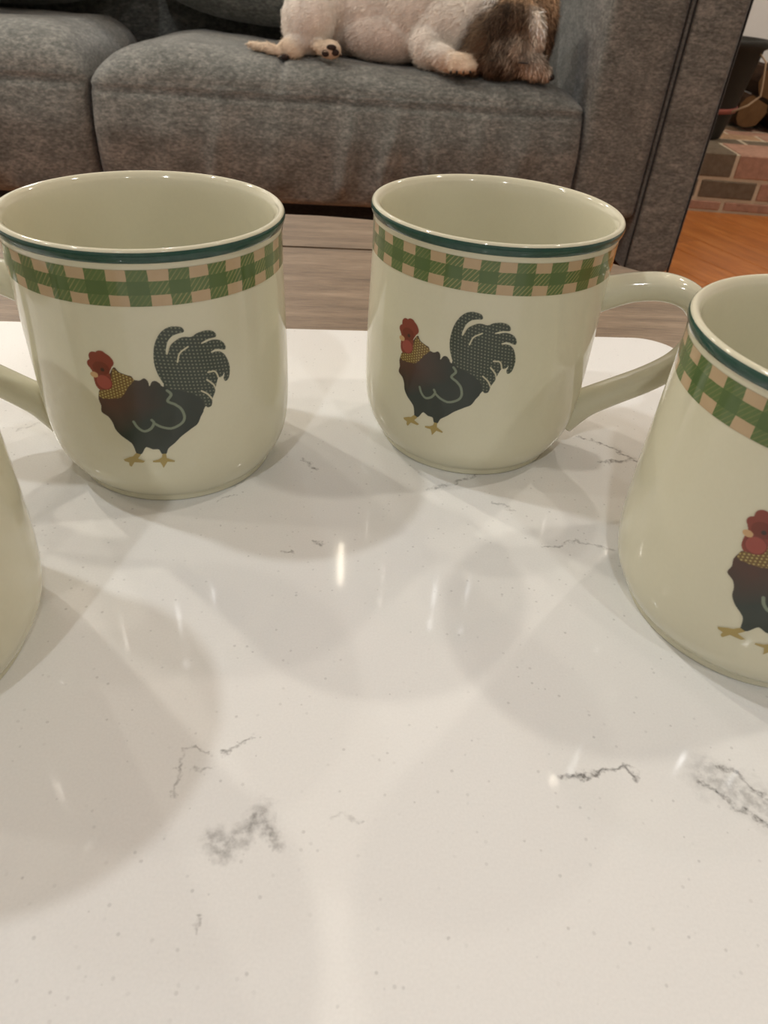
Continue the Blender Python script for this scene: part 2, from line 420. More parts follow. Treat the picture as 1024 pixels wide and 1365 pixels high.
# split logs stacked behind the bucket
def log(x, y, z, r, L, rz, seed, label):
    rr = random.Random(seed); N = 14
    prof = []
    for k in range(N):
        a = 2*math.pi*k/N
        q = r*(1+0.12*rr.uniform(-1, 1)); 
        if seed % 2 and math.sin(a) > 0.1: q *= 1-0.35*math.sin(a)
        prof.append((q*math.cos(a), q*math.sin(a)))
    v, f = [], []
    for s in (-0.5, -0.2, 0.15, 0.5):
        for a, b in prof: v.append((a*(1+0.05*rr.uniform(-1, 1)), s*L, b*(1+0.05*rr.uniform(-1, 1))))
    for s in range(3):
        for k in range(N): f.append((s*N+k, s*N+(k+1) % N, (s+1)*N+(k+1) % N, (s+1)*N+k))
    t = empty('firewood_log', (x, y, z), rz); tag(t, label, 'log', 'firewood behind the bucket')
    link('bark', fix_normals(mesh('bark', v, f)), M_BARK, t)
    for s, st in ((0, 0), (1, 3*N)):
        e = [v[st+k] for k in range(N)]
        link('cut_end', fix_normals(mesh('cut_end', e+[(0, e[0][1]+(-.004 if s == 0 else .004), 0)], [(k, (k+1) % N, N) for k in range(N)])), M_LOGEND, t)
LG = [(1.24, 3.18, 0.055, 0.052, 0.36, 0.05, 2, 'round firewood log on hearth bricks, next to the bucket'),
      (1.385, 3.17, 0.055, 0.054, 0.34, -0.06, 3, 'split firewood log lying on hearth between two round logs'),
      (1.525, 3.18, 0.060, 0.058, 0.36, 0.03, 4, 'thick round firewood log at the far end of the pile'),
      (1.30, 3.19, 0.150, 0.052, 0.35, 0.0, 6, 'firewood log resting on top of the pile, nearer the bucket'),
      (1.44, 3.19, 0.152, 0.050, 0.33, 0.08, 8, 'firewood log resting on top of the pile, away from the bucket')]
for x, y, dz, r, L, rz, sd, lb in LG: log(x, y, HZ+0.008+dz, r, L, rz, sd, lb)

# ------------------------------------------------------------------ sofa (own frame: x along the front, y back, z world height)
SY, SYAW = 1.75, math.radians(5.7)
sofa = empty('sofa', (0, SY, FLOOR), SYAW); tag(sofa, 'charcoal grey upholstered sofa with piped arm behind the round table', 'sofa')
def S(name, me, mat, parent=None, smooth=True):
    """mesh given in sofa x, y and world z"""
    for vv in me.vertices: vv.co.z -= FLOOR
    return link(name, me, mat, parent or sofa, smooth=smooth)

def sstep(a, b, x):
    t = min(1, max(0, (x-a)/(b-a))); return t*t*(3-2*t)

def cushion(name, x0, x1, top, wl, wr, zs, zb=-0.31, seed=0, seamx=None, nx=220):
    """seat: box front with stitched seam, domed top, rounded ends"""
    v, f = [], []
    npf, npt, npb = 26, 34, 6
    for i in range(nx+1):
        t = i/nx; t = t - 0.06*math.sin(2*math.pi*t)     # denser at the ends
        x = x0+(x1-x0)*t
        dl, dr = x-x0, x1-x
        el = math.sqrt(max(0, 1-(1-min(1, dl/wl))**2)); er = math.sqrt(max(0, 1-(1-min(1, dr/wr))**2))
        e = el*er                                        # fall-off of the dome at the ends
        e2 = min(1, math.sqrt(max(0, 1-(1-min(1, dl/0.05))**2)), math.sqrt(max(0, 1-(1-min(1, dr/0.05))**2)))
        zt = zs + (top(x)-zs)*e
        ring = []
        for k in range(npf+1):                           # front, bottom to seam
            s = k/npf; z = zb+(zs-zb)*s
            y = -0.016*math.sin(math.pi*min(1, s*1.02))**0.7 + 0.0
            fold = 0
            for fx, fw, fa, ft in FOLDS:
                if x0 < fx < x1:
                    xx = fx + ft*(1-s)
                    fold += fa*math.exp(-((x-xx)/fw)**2)*sstep(0, .25, s)*(1-0.75*sstep(.55, 1.0, s))
            y -= 2.6*fold
            y += 0.004*noise.noise(Vector((x*7, z*9, seed)))
            y += 0.008*math.exp(-((s-0.965)/0.02)**2) + 0.012*sstep(0.6, 1.0, s)    # stitched groove under the seam
            y += 0.03*(1-e2)
            if k == 0: y += 0.012
            ring.append((x, y, z))
        for k in range(1, npt+1):                        # top, seam to back
            s = k/npt
            if s < 0.5:
                a = math.pi/2*(s/0.5); y = 0.016+0.13*(1-math.cos(a)); z = zs+(zt-zs)*math.sin(a)
            else:
                y = 0.146+0.43*(s-0.5)/0.5; z = zt-0.012*((s-0.5)/0.5)
            z += 0.0035*noise.noise(Vector((x*11, y*11, seed+3)))*min(1, s*4)
            if seamx is not None: z -= 0.011*math.exp(-((x-seamx)/0.0065)**2)*sstep(0.0, .1, s); 
            y += 0.03*(1-e2)*(1-s)
            ring.append((x, y, z))
        for k in range(1, npb+1):
            s = k/npb; ring.append((x, 0.58, (zt-0.012)*(1-s)+zb*s))
        for k in range(1, 4):
            ring.append((x, 0.58*(1-k/4)+0.01, zb))
        m = len(ring); v += ring
    for i in range(nx):
        for k in range(m): f.append((i*m+k, (i+1)*m+k, (i+1)*m+(k+1) % m, i*m+(k+1) % m))
    f.append(tuple(range(m))); f.append(tuple(nx*m+k for k in range(m-1, -1, -1)))
    return fix_normals(mesh(name, v, f))

FOLDS = [(-0.13, 0.018, 0.008, -0.03), (-0.03, 0.020, 0.010, -0.05), (0.03, 0.014, 0.007, 0.02), (0.14, 0.025, 0.006, 0.03), (-0.30, 0.03, 0.005, 0.0),
         (0.26, 0.03, 0.006, -0.02), (-0.55, 0.03, 0.004, 0.02), (-0.95, 0.03, 0.006, 0.02), (-0.42, 0.02, 0.005, -0.03)]
TX = [(-1.5, 0.0), (-0.80, 0.004), (-0.70, -0.002), (-0.533, -0.008), (-0.37, -0.020), (-0.2035, -0.026), (-0.016, -0.035), (0.158, -0.036), (0.265, -0.038), (0.40, -0.045)]
def topz(x): return float(np.interp(x, [a for a, b in TX], [b for a, b in TX]))
cu = S('seat_cushion', cushion('seat_cushion', -0.702, 0.392, topz, 0.22, 0.14, -0.088, seed=1, seamx=-0.292), M_SOFA)
cu2 = S('seat_cushion', cushion('seat_cushion', -1.50, -0.710, lambda x: 0.010, 0.15, 0.10, -0.076, seed=5), M_SOFA)

def pillow(name, cx, cy, cz, w, d, h, tilt=0.0, p=3.2, seed=0, n=48, lump=0.012):
    v, f = [], []
    m = n//2
    for i in range(m+1):
        a = -math.pi/2+math.pi*i/m
        for k in range(n):
            b = 2*math.pi*k/n
            sg = lambda q, e: math.copysign(abs(q)**e, q)
            x = sg(math.cos(a), 2/p)*sg(math.cos(b), 2/p)*w/2
            y = sg(math.cos(a), 0.9)*sg(math.sin(b), 0.9)*d/2
            z = sg(math.sin(a), 2/p)*h/2
            q = Vector((x, y, z)); y += lump*noise.noise(q*7+Vector((seed, 0, 0)))
            y2 = y*math.cos(tilt)+z*math.sin(tilt); z2 = -y*math.sin(tilt)+z*math.cos(tilt)
            v.append((cx+x, cy+y2, cz+z2))
    for i in range(m):
        for k in range(n): f.append((i*n+k, i*n+(k+1) % n, (i+1)*n+(k+1) % n, (i+1)*n+k))
    return fix_normals(mesh(name, v, f))
S('back_cushion', pillow('back_cushion', -0.155, 0.60, 0.200, 1.07, 0.26, 0.42, 0.16, seed=2), M_SOFA)
S('back_cushion', pillow('back_cushion', -1.10, 0.60, 0.215, 0.78, 0.26, 0.42, 0.16, seed=4), M_SOFA)
S('back_frame', box_mesh('back_frame', -1.50, 0.39, 0.70, 0.84, -0.40, 0.42, 0.035, 3), M_SOFA)
S('base_frame', box_mesh('base_frame', -1.48, 0.37, 0.06, 0.70, -0.37, -0.312, 0.008, 2), M_PIPE)

def soft_block(name, x0, x1, y0, y1, z0, z1, bev=0.02, bulge=0.006, seed=0, cuts=10):
    bm = bmesh.new()
    me = box_mesh('t', x0, x1, y0, y1, z0, z1, bev, 3); bm.from_mesh(me); bpy.data.meshes.remove(me)
    big = [e for e in bm.edges if e.calc_length() > 0.08]
    bmesh.ops.subdivide_edges(bm, edges=big, cuts=cuts, use_grid_fill=True)
    cx, cy, cz = (x0+x1)/2, (y0+y1)/2, (z0+z1)/2
    for vv in bm.verts:
        p = vv.co
        ux, uy, uz = (p.x-cx)/((x1-x0)/2), (p.y-cy)/((y1-y0)/2), (p.z-cz)/((z1-z0)/2)
        k = bulge + 0.004*noise.noise(p*9+Vector((seed, 0, 0)))
        if abs(uy) > .97: p.y += math.copysign(k*(1-ux*ux)*(1-uz**4), uy)
        if abs(ux) > .97: p.x += math.copysign(k*(1-uy**4)*(1-uz**4), ux)
        if abs(uz) > .97: p.z += math.copysign(k*(1-ux*ux), uz)
    me = bpy.data.meshes.new(name); bm.to_mesh(me); bm.free()
    return me
for sx in (1, -1):
    mx = (lambda a, b: (a, b)) if sx == 1 else (lambda a, b: (-1.11-b, -1.11-a))
    off = 0.0
    xa, xb = mx(0.398, 0.562)
    arm = S('arm', soft_block('arm', xa, xb, 0.004, 0.86, -0.308, 0.22, 0.014, 0.004, seed=sx), M_SOFA)
    xa, xb = mx(0.566, 0.684)
    pan = S('arm_panel', soft_block('arm_panel', xa, xb, -0.006, 0.88, -0.432, 0.235, 0.010, 0.003, seed=sx+3), M_SOFA)
    for q in (xa+0.001, xb-0.001):
        S('piping', tube('piping', [(q, -0.0065, z) for z in np.linspace(-0.43, 0.225, 12)]+[(q, 0.02, 0.24), (q, 0.2, 0.242), (q, 0.5, 0.242), (q, 0.86, 0.242)], 0.0028, 8), M_PIPE, pan)
    for fy in (0.06, 0.8):
        fx = (xa+xb)/2
        S('foot', box_mesh('foot', fx-0.03, fx+0.03, fy-0.03, fy+0.03, FLOOR, -0.431, 0.004), M_PIPE)

npil = pillow('throw_pillow', 0, 0, 0, 0.44, 0.15, 0.40, 0.25, p=2.6, seed=9, lump=0.02)
o = link('throw_pillow', npil, M_NAVY, None, smooth=True)
tag(o, 'dark navy throw pillow leaning at the back of the sofa', 'pillow')
sp = lambda x, y, z: Vector((x*math.cos(SYAW)-y*math.sin(SYAW), SY+x*math.sin(SYAW)+y*math.cos(SYAW), z))
o.location = sp(-1.02, 0.355, 0.226); o.rotation_euler = (0, 0, SYAW)

# ------------------------------------------------------------------ dog asleep on the seat
def px2s(px, py, dep):
    """pixel -> sofa frame point at a depth behind the sofa front (the dog lies on the seat edge)"""
    d = RIGHT*((px-IMW/2)/FPX) + DOWN*((py-IMH/2)/FPX) + FWD
    nx_, ny_ = -math.sin(SYAW), math.cos(SYAW)
    t = (ny_*SY+dep)/(nx_*d.x+ny_*d.y); w = d*t
    return (w.x*math.cos(SYAW)+(w.y-SY)*math.sin(SYAW), dep, CAMH+w.z)
KX, KZ = 0.00170, 0.00152
WHT, CRM, PNK = (0.80, 0.74, 0.66), (0.74, 0.60, 0.45), (0.70, 0.60, 0.52)
BRN, DBR, GRB, TAN = (0.13, 0.085, 0.052), (0.06, 0.040, 0.026), (0.34, 0.275, 0.21), (0.42, 0.27, 0.16)
# px, py, depth, rx px, ry px, rdepth m, rotation deg in the picture plane, colour, fur length
BLOBS = [
    (500, 12, 0.235, 118, 70, 0.095, 3, WHT, .012), (455, 10, 0.235, 70, 62, 0.085, 0, WHT, .010),
    (512, 50, 0.180, 62, 36, 0.06, 2, PNK, .010), (560, 10, 0.215, 75, 72, 0.10, 0, WHT, .014),
    (412, 26, 0.150, 36, 50, 0.060, 14, WHT, .008), (430, 5, 0.20, 48, 45, 0.07, 0, WHT, .010),
    (404, 52, 0.125, 28, 19, 0.032, -35, WHT, .008), (388, 66, 0.105, 17, 14, 0.022, 25, CRM, .008),
    (366, 68, 0.11, 21, 8.5, 0.018, 18, CRM, .008), (346, 63, 0.12, 14, 6.5, 0.014, 15, CRM, .008), (336, 60, 0.12, 7, 4, 0.010, 15, CRM, .006),
    (428, 64, 0.10, 12, 9, 0.018, 20, CRM, .006), (440, 66, 0.085, 15, 12.5, 0.020, 0, CRM, .006),
    (590, 40, 0.17, 52, 52, 0.075, 20, WHT, .016), (572, 66, 0.115, 28, 26, 0.036, 40, WHT, .014),
    (592, 78, 0.080, 26, 17, 0.030, 20, WHT, .012), (613, 84, 0.062, 23, 13.5, 0.026, 8, CRM, .009),
    (604, 91, 0.046, 6, 6, 0.010, 0, CRM, .004), (614, 92, 0.042, 6, 6, 0.010, 0, CRM, .004), (623, 92, 0.042, 6, 6, 0.010, 0, CRM, .004), (631, 90, 0.048, 6, 6, 0.010, 0, CRM, .004),
    (640, 20, 0.19, 50, 45, 0.075, 0, WHT, .016), (655, 55, 0.135, 40, 46, 0.060, 0, BRN, .018),
    (688, 42, 0.125, 40, 48, 0.065, 10, BRN, .016), (682, 70, 0.095, 38, 32, 0.050, 20, GRB, .014),
    (668, 82, 0.080, 34, 22, 0.035, 5, DBR, .014), (708, 86, 0.078, 26, 19, 0.036, 25, (0.44, 0.37, 0.30), .012),
    (724, 97, 0.075, 13, 12, 0.024, 30, GRB, .007), (700, 15, 0.15, 40, 36, 0.065, 0, TAN, .014),
    (714, 42, 0.088, 11, 30, 0.040, -14, (0.62, 0.55, 0.46), .016), (728, 40, 0.14, 12, 50, 0.045, 0, BRN, .014),
    (674, 38, 0.076, 25, 30, 0.020, 25, DBR, .022), (640, 66, 0.085, 22, 34, 0.026, 24, BRN, .026), (664, 70, 0.066, 13, 32, 0.014, 12, DBR, .022)]
def build_dog():
    bm = bmesh.new(); info = []
    for px, py, dep, rx, ry, rd, ang, colr, fl_ in BLOBS:
        c = np.array(px2s(px, py, dep)); a = math.radians(-ang); ax = np.array([math.cos(a), 0, math.sin(a)]); az = np.array([-math.sin(a), 0, math.cos(a)])
        sx, sz = rx*KX, ry*KZ
        Mx = Matrix(((ax[0]*sx, 0, az[0]*sz, c[0]), (0, rd, 0, c[1]), (ax[2]*sx, 0, az[2]*sz, c[2]), (0, 0, 0, 1)))
        bmesh.ops.create_icosphere(bm, subdivisions=3, radius=1.0, matrix=Mx)
        info.append((c, ax, az, sx, sz, rd, np.array(colr), fl_))
    me = bpy.data.meshes.new('dog_raw'); bm.to_mesh(me); bm.free()
    tmp = bpy.data.objects.new('dog_raw', me); COL.objects.link(tmp)
    r = tmp.modifiers.new('r', 'REMESH'); r.mode = 'VOXEL'; r.voxel_size = 0.0042
    s = tmp.modifiers.new('s', 'SMOOTH'); s.factor = 0.5; s.iterations = 5
    dg = bpy.context.evaluated_depsgraph_get(); out = bpy.data.meshes.new_from_object(tmp.evaluated_get(dg)); out.name = 'dog'
    bpy.data.objects.remove(tmp); bpy.data.meshes.remove(me)
    N = len(out.vertices); co = np.empty(N*3); out.vertices.foreach_get('co', co); co = co.reshape(-1, 3)
    nr = np.empty(N*3); out.vertices.foreach_get('normal', nr); nr = nr.reshape(-1, 3)
    W = np.zeros(N); C = np.zeros((N, 3)); F = np.zeros(N)
    for c, ax, az, sx, sz, rd, colr, fl_ in info:
        d = co-c; q = np.sqrt((d@ax/sx)**2+(d[:, 1]/rd)**2+(d@az/sz)**2)
        dist = np.abs(q-1)*np.cbrt(sx*sz*rd)+np.where(q < 1, 0.004, 0)
        w = 1/(0.0035+dist)**4; W += w; C += w[:, None]*colr; F += w*fl_
    C /= W[:, None]; F /= W
    return out, co, nr, C, F
dme, dco, dnr, dcol, dlen = build_dog()
def seatz(x, y):
    e = min(1, math.sqrt(max(0, 1-(1-min(1, max(0, x+0.702)/0.22))**2)))*min(1, math.sqrt(max(0, 1-(1-min(1, max(0, 0.392-x)/0.14))**2)))
    zt_ = -0.088+(topz(x)+0.088)*e
    if y < 0.146: return -0.088+(zt_+0.088)*math.sqrt(max(0, 1-(1-min(1, max(0, (y-0.016)/0.13)))**2))
    return zt_-0.012*(y-0.146)/0.43
dco[:, 2] = np.maximum(dco[:, 2], [seatz(p[0], p[1])+0.004 for p in dco])
mott = np.array([noise.noise(Vector(p)*26) for p in dco]); mott2 = np.array([noise.noise(Vector((p[0]*60, p[1]*60, p[2]*22))) for p in dco])
hm = np.clip((dco[:, 0]-0.13)/0.03, 0, 1)
dcol = np.clip(dcol*(1+0.16*mott+(0.16+0.6*hm)*mott2)[:, None], 0.01, 1)
DB = np.array(px2s(540, 92, 0.15)); DB[2] = -0.05
def toworld(p): return sp(p[0], p[1], p[2])
base = toworld(DB)
for i, vv in enumerate(dme.vertices): vv.co = toworld(dco[i])-base
ca = dme.color_attributes.new('coat', 'FLOAT_COLOR', 'POINT'); ca.data.foreach_set('color', np.hstack([dcol, np.ones((len(dcol), 1))]).astype(np.float32).ravel())
dog = link('dog', dme, M_COAT, None, base, smooth=True); tag(dog, 'small white dog with a brown head asleep on the grey sofa', 'dog')
# fur: thin tapered strands over the coat
rng = np.random.default_rng(3)
vis = np.where(dco[:, 1] < 0.26)[0]
pick = np.concatenate([rng.choice(vis, 20000), rng.choice(vis[dco[vis, 0] > 0.14], 9000)])
fv, ff, fc = [], [], []
rot = np.array([[math.cos(SYAW), -math.sin(SYAW), 0], [math.sin(SYAW), math.cos(SYAW), 0], [0, 0, 1]])
for i in pick:
    p = dco[i]+rng.normal(0, 0.0015, 3); nn = dnr[i]
    head = p[0] > 0.155
    flow = np.array([-0.9, 0, -0.55]) if not head else np.array([0.25 if p[0] > 0.24 else -0.35, 0, -1.0])
    flow = flow + rng.normal(0, 0.35, 3); t = flow-nn*(flow@nn); t /= np.linalg.norm(t)+1e-6
    L = dlen[i]*rng.uniform(0.6, 1.3); wd = 0.00055*rng.uniform(.7, 1.3)
    side = np.cross(nn, t)
    a = p-nn*0.001; b = p+t*L*0.55+nn*L*0.20; c = p+t*L+nn*L*0.18
    k = len(fv); fv += [a-side*wd, a+side*wd, b+side*wd*.8, b-side*wd*.8, c]
    ff += [(k, k+1, k+2, k+3), (k+3, k+2, k+4)]
    cc = np.clip(dcol[i]*(rng.uniform(0.85, 1.2) if not head else rng.choice([0.55, 0.9, 1.25, 2.0])), 0, 1); fc += [cc*.85, cc*.85, cc, cc, cc*1.05]
fv = (np.array(fv)@rot.T + np.array([0, SY, 0]) - np.array(base))
fme = mesh('fur', fv, ff)
ca = fme.color_attributes.new('coat', 'FLOAT_COLOR', 'POINT'); ca.data.foreach_set('color', np.hstack([np.array(fc), np.ones((len(fc), 1))]).astype(np.float32).ravel())
fur = link('fur', fme, M_FUR, dog); tag(fur, kind='stuff')
def dogbit(name, px, py, dep, rx, ry, rd, mat, p=2.0):
    c = px2s(px, py, dep); me = pillow(name, 0, 0, 0, rx*2*KX, rd*2, ry*2*KZ, p=2.0, lump=0, n=16)
    return link(name, me, mat, dog, toworld(c)-base, (0, 0, SYAW), smooth=True)
dogbit('nose', 734, 103, 0.060, 5.5, 5.0, 0.010, M_NOSE)
dogbit('eyelid', 698, 84, 0.040, 7.0, 1.3, 0.004, M_NOSE)
for a, b in ((434, 71), (447, 70)): dogbit('paw_pad', a, b, 0.068, 5.0, 4.5, 0.004, M_PAD)
dogbit('paw_pad', 442, 63, 0.066, 6.5, 3.5, 0.004, M_PAD)
dogbit('paw_pad', 380, 76, 0.088, 5.5, 4.0, 0.006, M_PAD)
for a in (601, 609, 618, 627): dogbit('claw', a, 96.5, 0.036, 1.5, 2.2, 0.004, M_NOSE)

# ------------------------------------------------------------------ round wooden coffee table
TC, TR, TZ = Vector((-0.06, 0.214, 0)), 0.390, -0.015
TYAW = math.radians(5.8)
table = empty('round_table', (TC.x, TC.y, FLOOR), TYAW); tag(table, 'round coffee table of weathered grey-brown planks in front of the sofa', 'table')
zt = TZ-FLOOR
edges = [-0.39, -0.218, -0.045, 0.128, 0.30, 0.39]   # seam offsets from the centre, across the planks
yy0 = (0.518-TC.y)*math.cos(TYAW) + 0.004             # the seam seen behind the slab
edges = [-TR] + [yy0-0.174*k for k in (3, 2, 1, 0)] + [TR]
for a, b in zip(edges[:-1], edges[1:]):
    lo, hi = max(a+0.0008, -TR+0.001), min(b-0.0008, TR-0.001)
    ys = np.linspace(lo, hi, 22)
    half = np.sqrt(np.maximum(0, TR**2-ys**2))
    pts = [(h_, y) for h_, y in zip(half, ys)] + [(-h_, y) for h_, y in zip(half[::-1], ys[::-1])]
    N = len(pts); bm = bmesh.new()
    bot = [bm.verts.new((x, y, zt-0.030)) for x, y in pts]; top = [bm.verts.new((x, y, zt)) for x, y in pts]
    tf = bm.faces.new(top); bm.faces.new(bot[::-1])
    for k in range(N): bm.faces.new((bot[k], bot[(k+1) % N], top[(k+1) % N], top[k]))
    bmesh.ops.recalc_face_normals(bm, faces=bm.faces)
    bmesh.ops.bevel(bm, geom=[e for e in tf.edges], offset=0.0012, segments=2, affect='EDGES')
    me = bpy.data.meshes.new('top_plank'); bm.to_mesh(me); bm.free()
    link('top_plank', me, M_GREYWOOD, table)
link('apron', lathe('apron', [(0.345, zt-0.03), (0.345, zt-0.10), (0.325, zt-0.10), (0.325, zt-0.03)], 72, True), M_GREYWOOD, table, smooth=False)
for k in range(4):
    a = math.radians(45+90*k); q = Vector((math.cos(a), math.sin(a), 0))*0.30
    me = box_mesh('leg', -0.03, 0.03, -0.03, 0.03, 0, zt-0.03, 0.004)
    for vv in me.vertices:
        if vv.co.z < 0.1: vv.co.x *= 0.7; vv.co.y *= 0.7
    link('leg', me, M_GREYWOOD, table, q, (0, 0, a))

# ------------------------------------------------------------------ quartz slab
SLYAW = math.radians(6.64)
P0 = Vector((-0.018, 0.349, 0))
X0, X1, Y0, Y1, RC = -0.30, 0.170, -0.385, 0.0, 0.022
ou = []
for cx, cy, a0 in ((X1-RC, Y1-RC, 0), (X0+RC, Y1-RC, 90), (X0+RC, Y0+RC, 180), (X1-RC, Y0+RC, 270)):
    for k in range(13):
        a = math.radians(a0+90*k/12); ou.append((cx+RC*math.cos(a), cy+RC*math.sin(a)))
bm = bmesh.new(); N = len(ou); cs, sn = math.cos(SLYAW), math.sin(SLYAW)
ow = [(P0.x+x*cs-y*sn, P0.y+x*sn+y*cs) for x, y in ou]
bot = [bm.verts.new((x, y, TZ)) for x, y in ow]; top = [bm.verts.new((x, y, 0)) for x, y in ow]
tf = bm.faces.new(top); bm.faces.new(bot[::-1])
for k in range(N): bm.faces.new((bot[k], bot[(k+1) % N], top[(k+1) % N], top[k]))
bmesh.ops.recalc_face_normals(bm, faces=bm.faces)
bmesh.ops.bevel(bm, geom=list(tf.edges), offset=0.0015, segments=3, affect='EDGES')
me = bpy.data.meshes.new('quartz_slab'); bm.to_mesh(me); bm.free()
slab = link('quartz_slab', me, M_QUARTZ, None)
tag(slab, 'white quartz slab with grey veins and rounded corners on the wooden table', 'slab')

# ------------------------------------------------------------------ mugs
MH = 0.090
BODY = [(0.0345, 0.0), (0.0355, 0.0004), (0.0358, 0.0022), (0.0362, 0.0030), (0.0380, 0.0052), (0.0398, 0.0082), (0.0414, 0.0118), (0.0424, 0.0160), (0.0430, 0.0215),
        (0.0433, 0.0280), (0.0434, 0.040), (0.0433, 0.052), (0.0431, 0.064), (0.0429, 0.074), (0.0429, 0.082), (0.0431, 0.0855)]
LIP = [(0.0434, 0.0866), (0.0438, 0.0876), (0.04395, 0.0886), (0.0438, 0.0896), (0.0433, 0.0902), (0.0426, 0.0903), (0.0418, 0.0899), (0.0411, 0.0890), (0.0405, 0.0875)]
INN = [(0.0400, 0.083), (0.0398, 0.07), (0.0400, 0.045), (0.0398, 0.028), (0.0388, 0.018), (0.0362, 0.0115), (0.031, 0.0078), (0.022, 0.0066), (0.0, 0.0064)]
def smoothprof(P, n=4): return [tuple(q) for q in catmull(P, n)]
outer = smoothprof(BODY+LIP+INN, 4)
outer = [(max(0.0, r), z) for r, z in outer]; outer[-1] = (0.0, outer[-1][1])
prof = [(0.0, 0.0028), (0.030, 0.0028), (0.0325, 0.0022), (0.0333, 0.0004)] + outer
me_body = lathe('body', prof, 128); me_body.materials.append(M_GLAZE); me_body.shade_smooth()
bz = np.array([z for r, z in smoothprof(BODY+LIP[:3], 6)]); br = np.array([r for r, z in smoothprof(BODY+LIP[:3], 6)])
def rad(z): return float(np.interp(z, bz, br))
# dark green line on the lip
OFF = 0.00010
ring = smoothprof(LIP[0:4], 4)
def offs(P, d):
    out = []
    for i, (r, z) in enumerate(P):
        a = P[max(i-1, 0)]; b = P[min(i+1, len(P)-1)]; t = np.array([b[0]-a[0], b[1]-a[1]]); t /= np.linalg.norm(t)
        e = d*min(1, 0.2+min(i, len(P)-1-i)*0.5)
        out.append((r+t[1]*e, z-t[0]*e))
    return out
me_rim = lathe('rim_line', offs(ring, 0.00014), 128); me_rim.materials.append(M_RIM); me_rim.shade_smooth()
# gingham band
NB = 256; zb = np.linspace(0.0745, 0.0848, 9); NCHK = 24
v, f, uvs = [], [], []
for z in zb:
    for k in range(NB+1):
        a = 2*math.pi*k/NB; r = rad(z)+OFF; v.append((r*math.cos(a), r*math.sin(a), z)); uvs.append((NCHK*k/NB, (z-zb[0])/(zb[-1]-zb[0])))
for i in range(len(zb)-1):
    for k in range(NB): a = i*(NB+1)+k; f.append((a, a+1, a+NB+2, a+NB+1))
me_gin = mesh('gingham_band', v, f)
ul = me_gin.uv_layers.new(name='UVMap')
for lp in me_gin.loops: ul.data[lp.index].uv = uvs[lp.vertex_index]
me_gin.materials.append(M_GING); me_gin.shade_smooth()
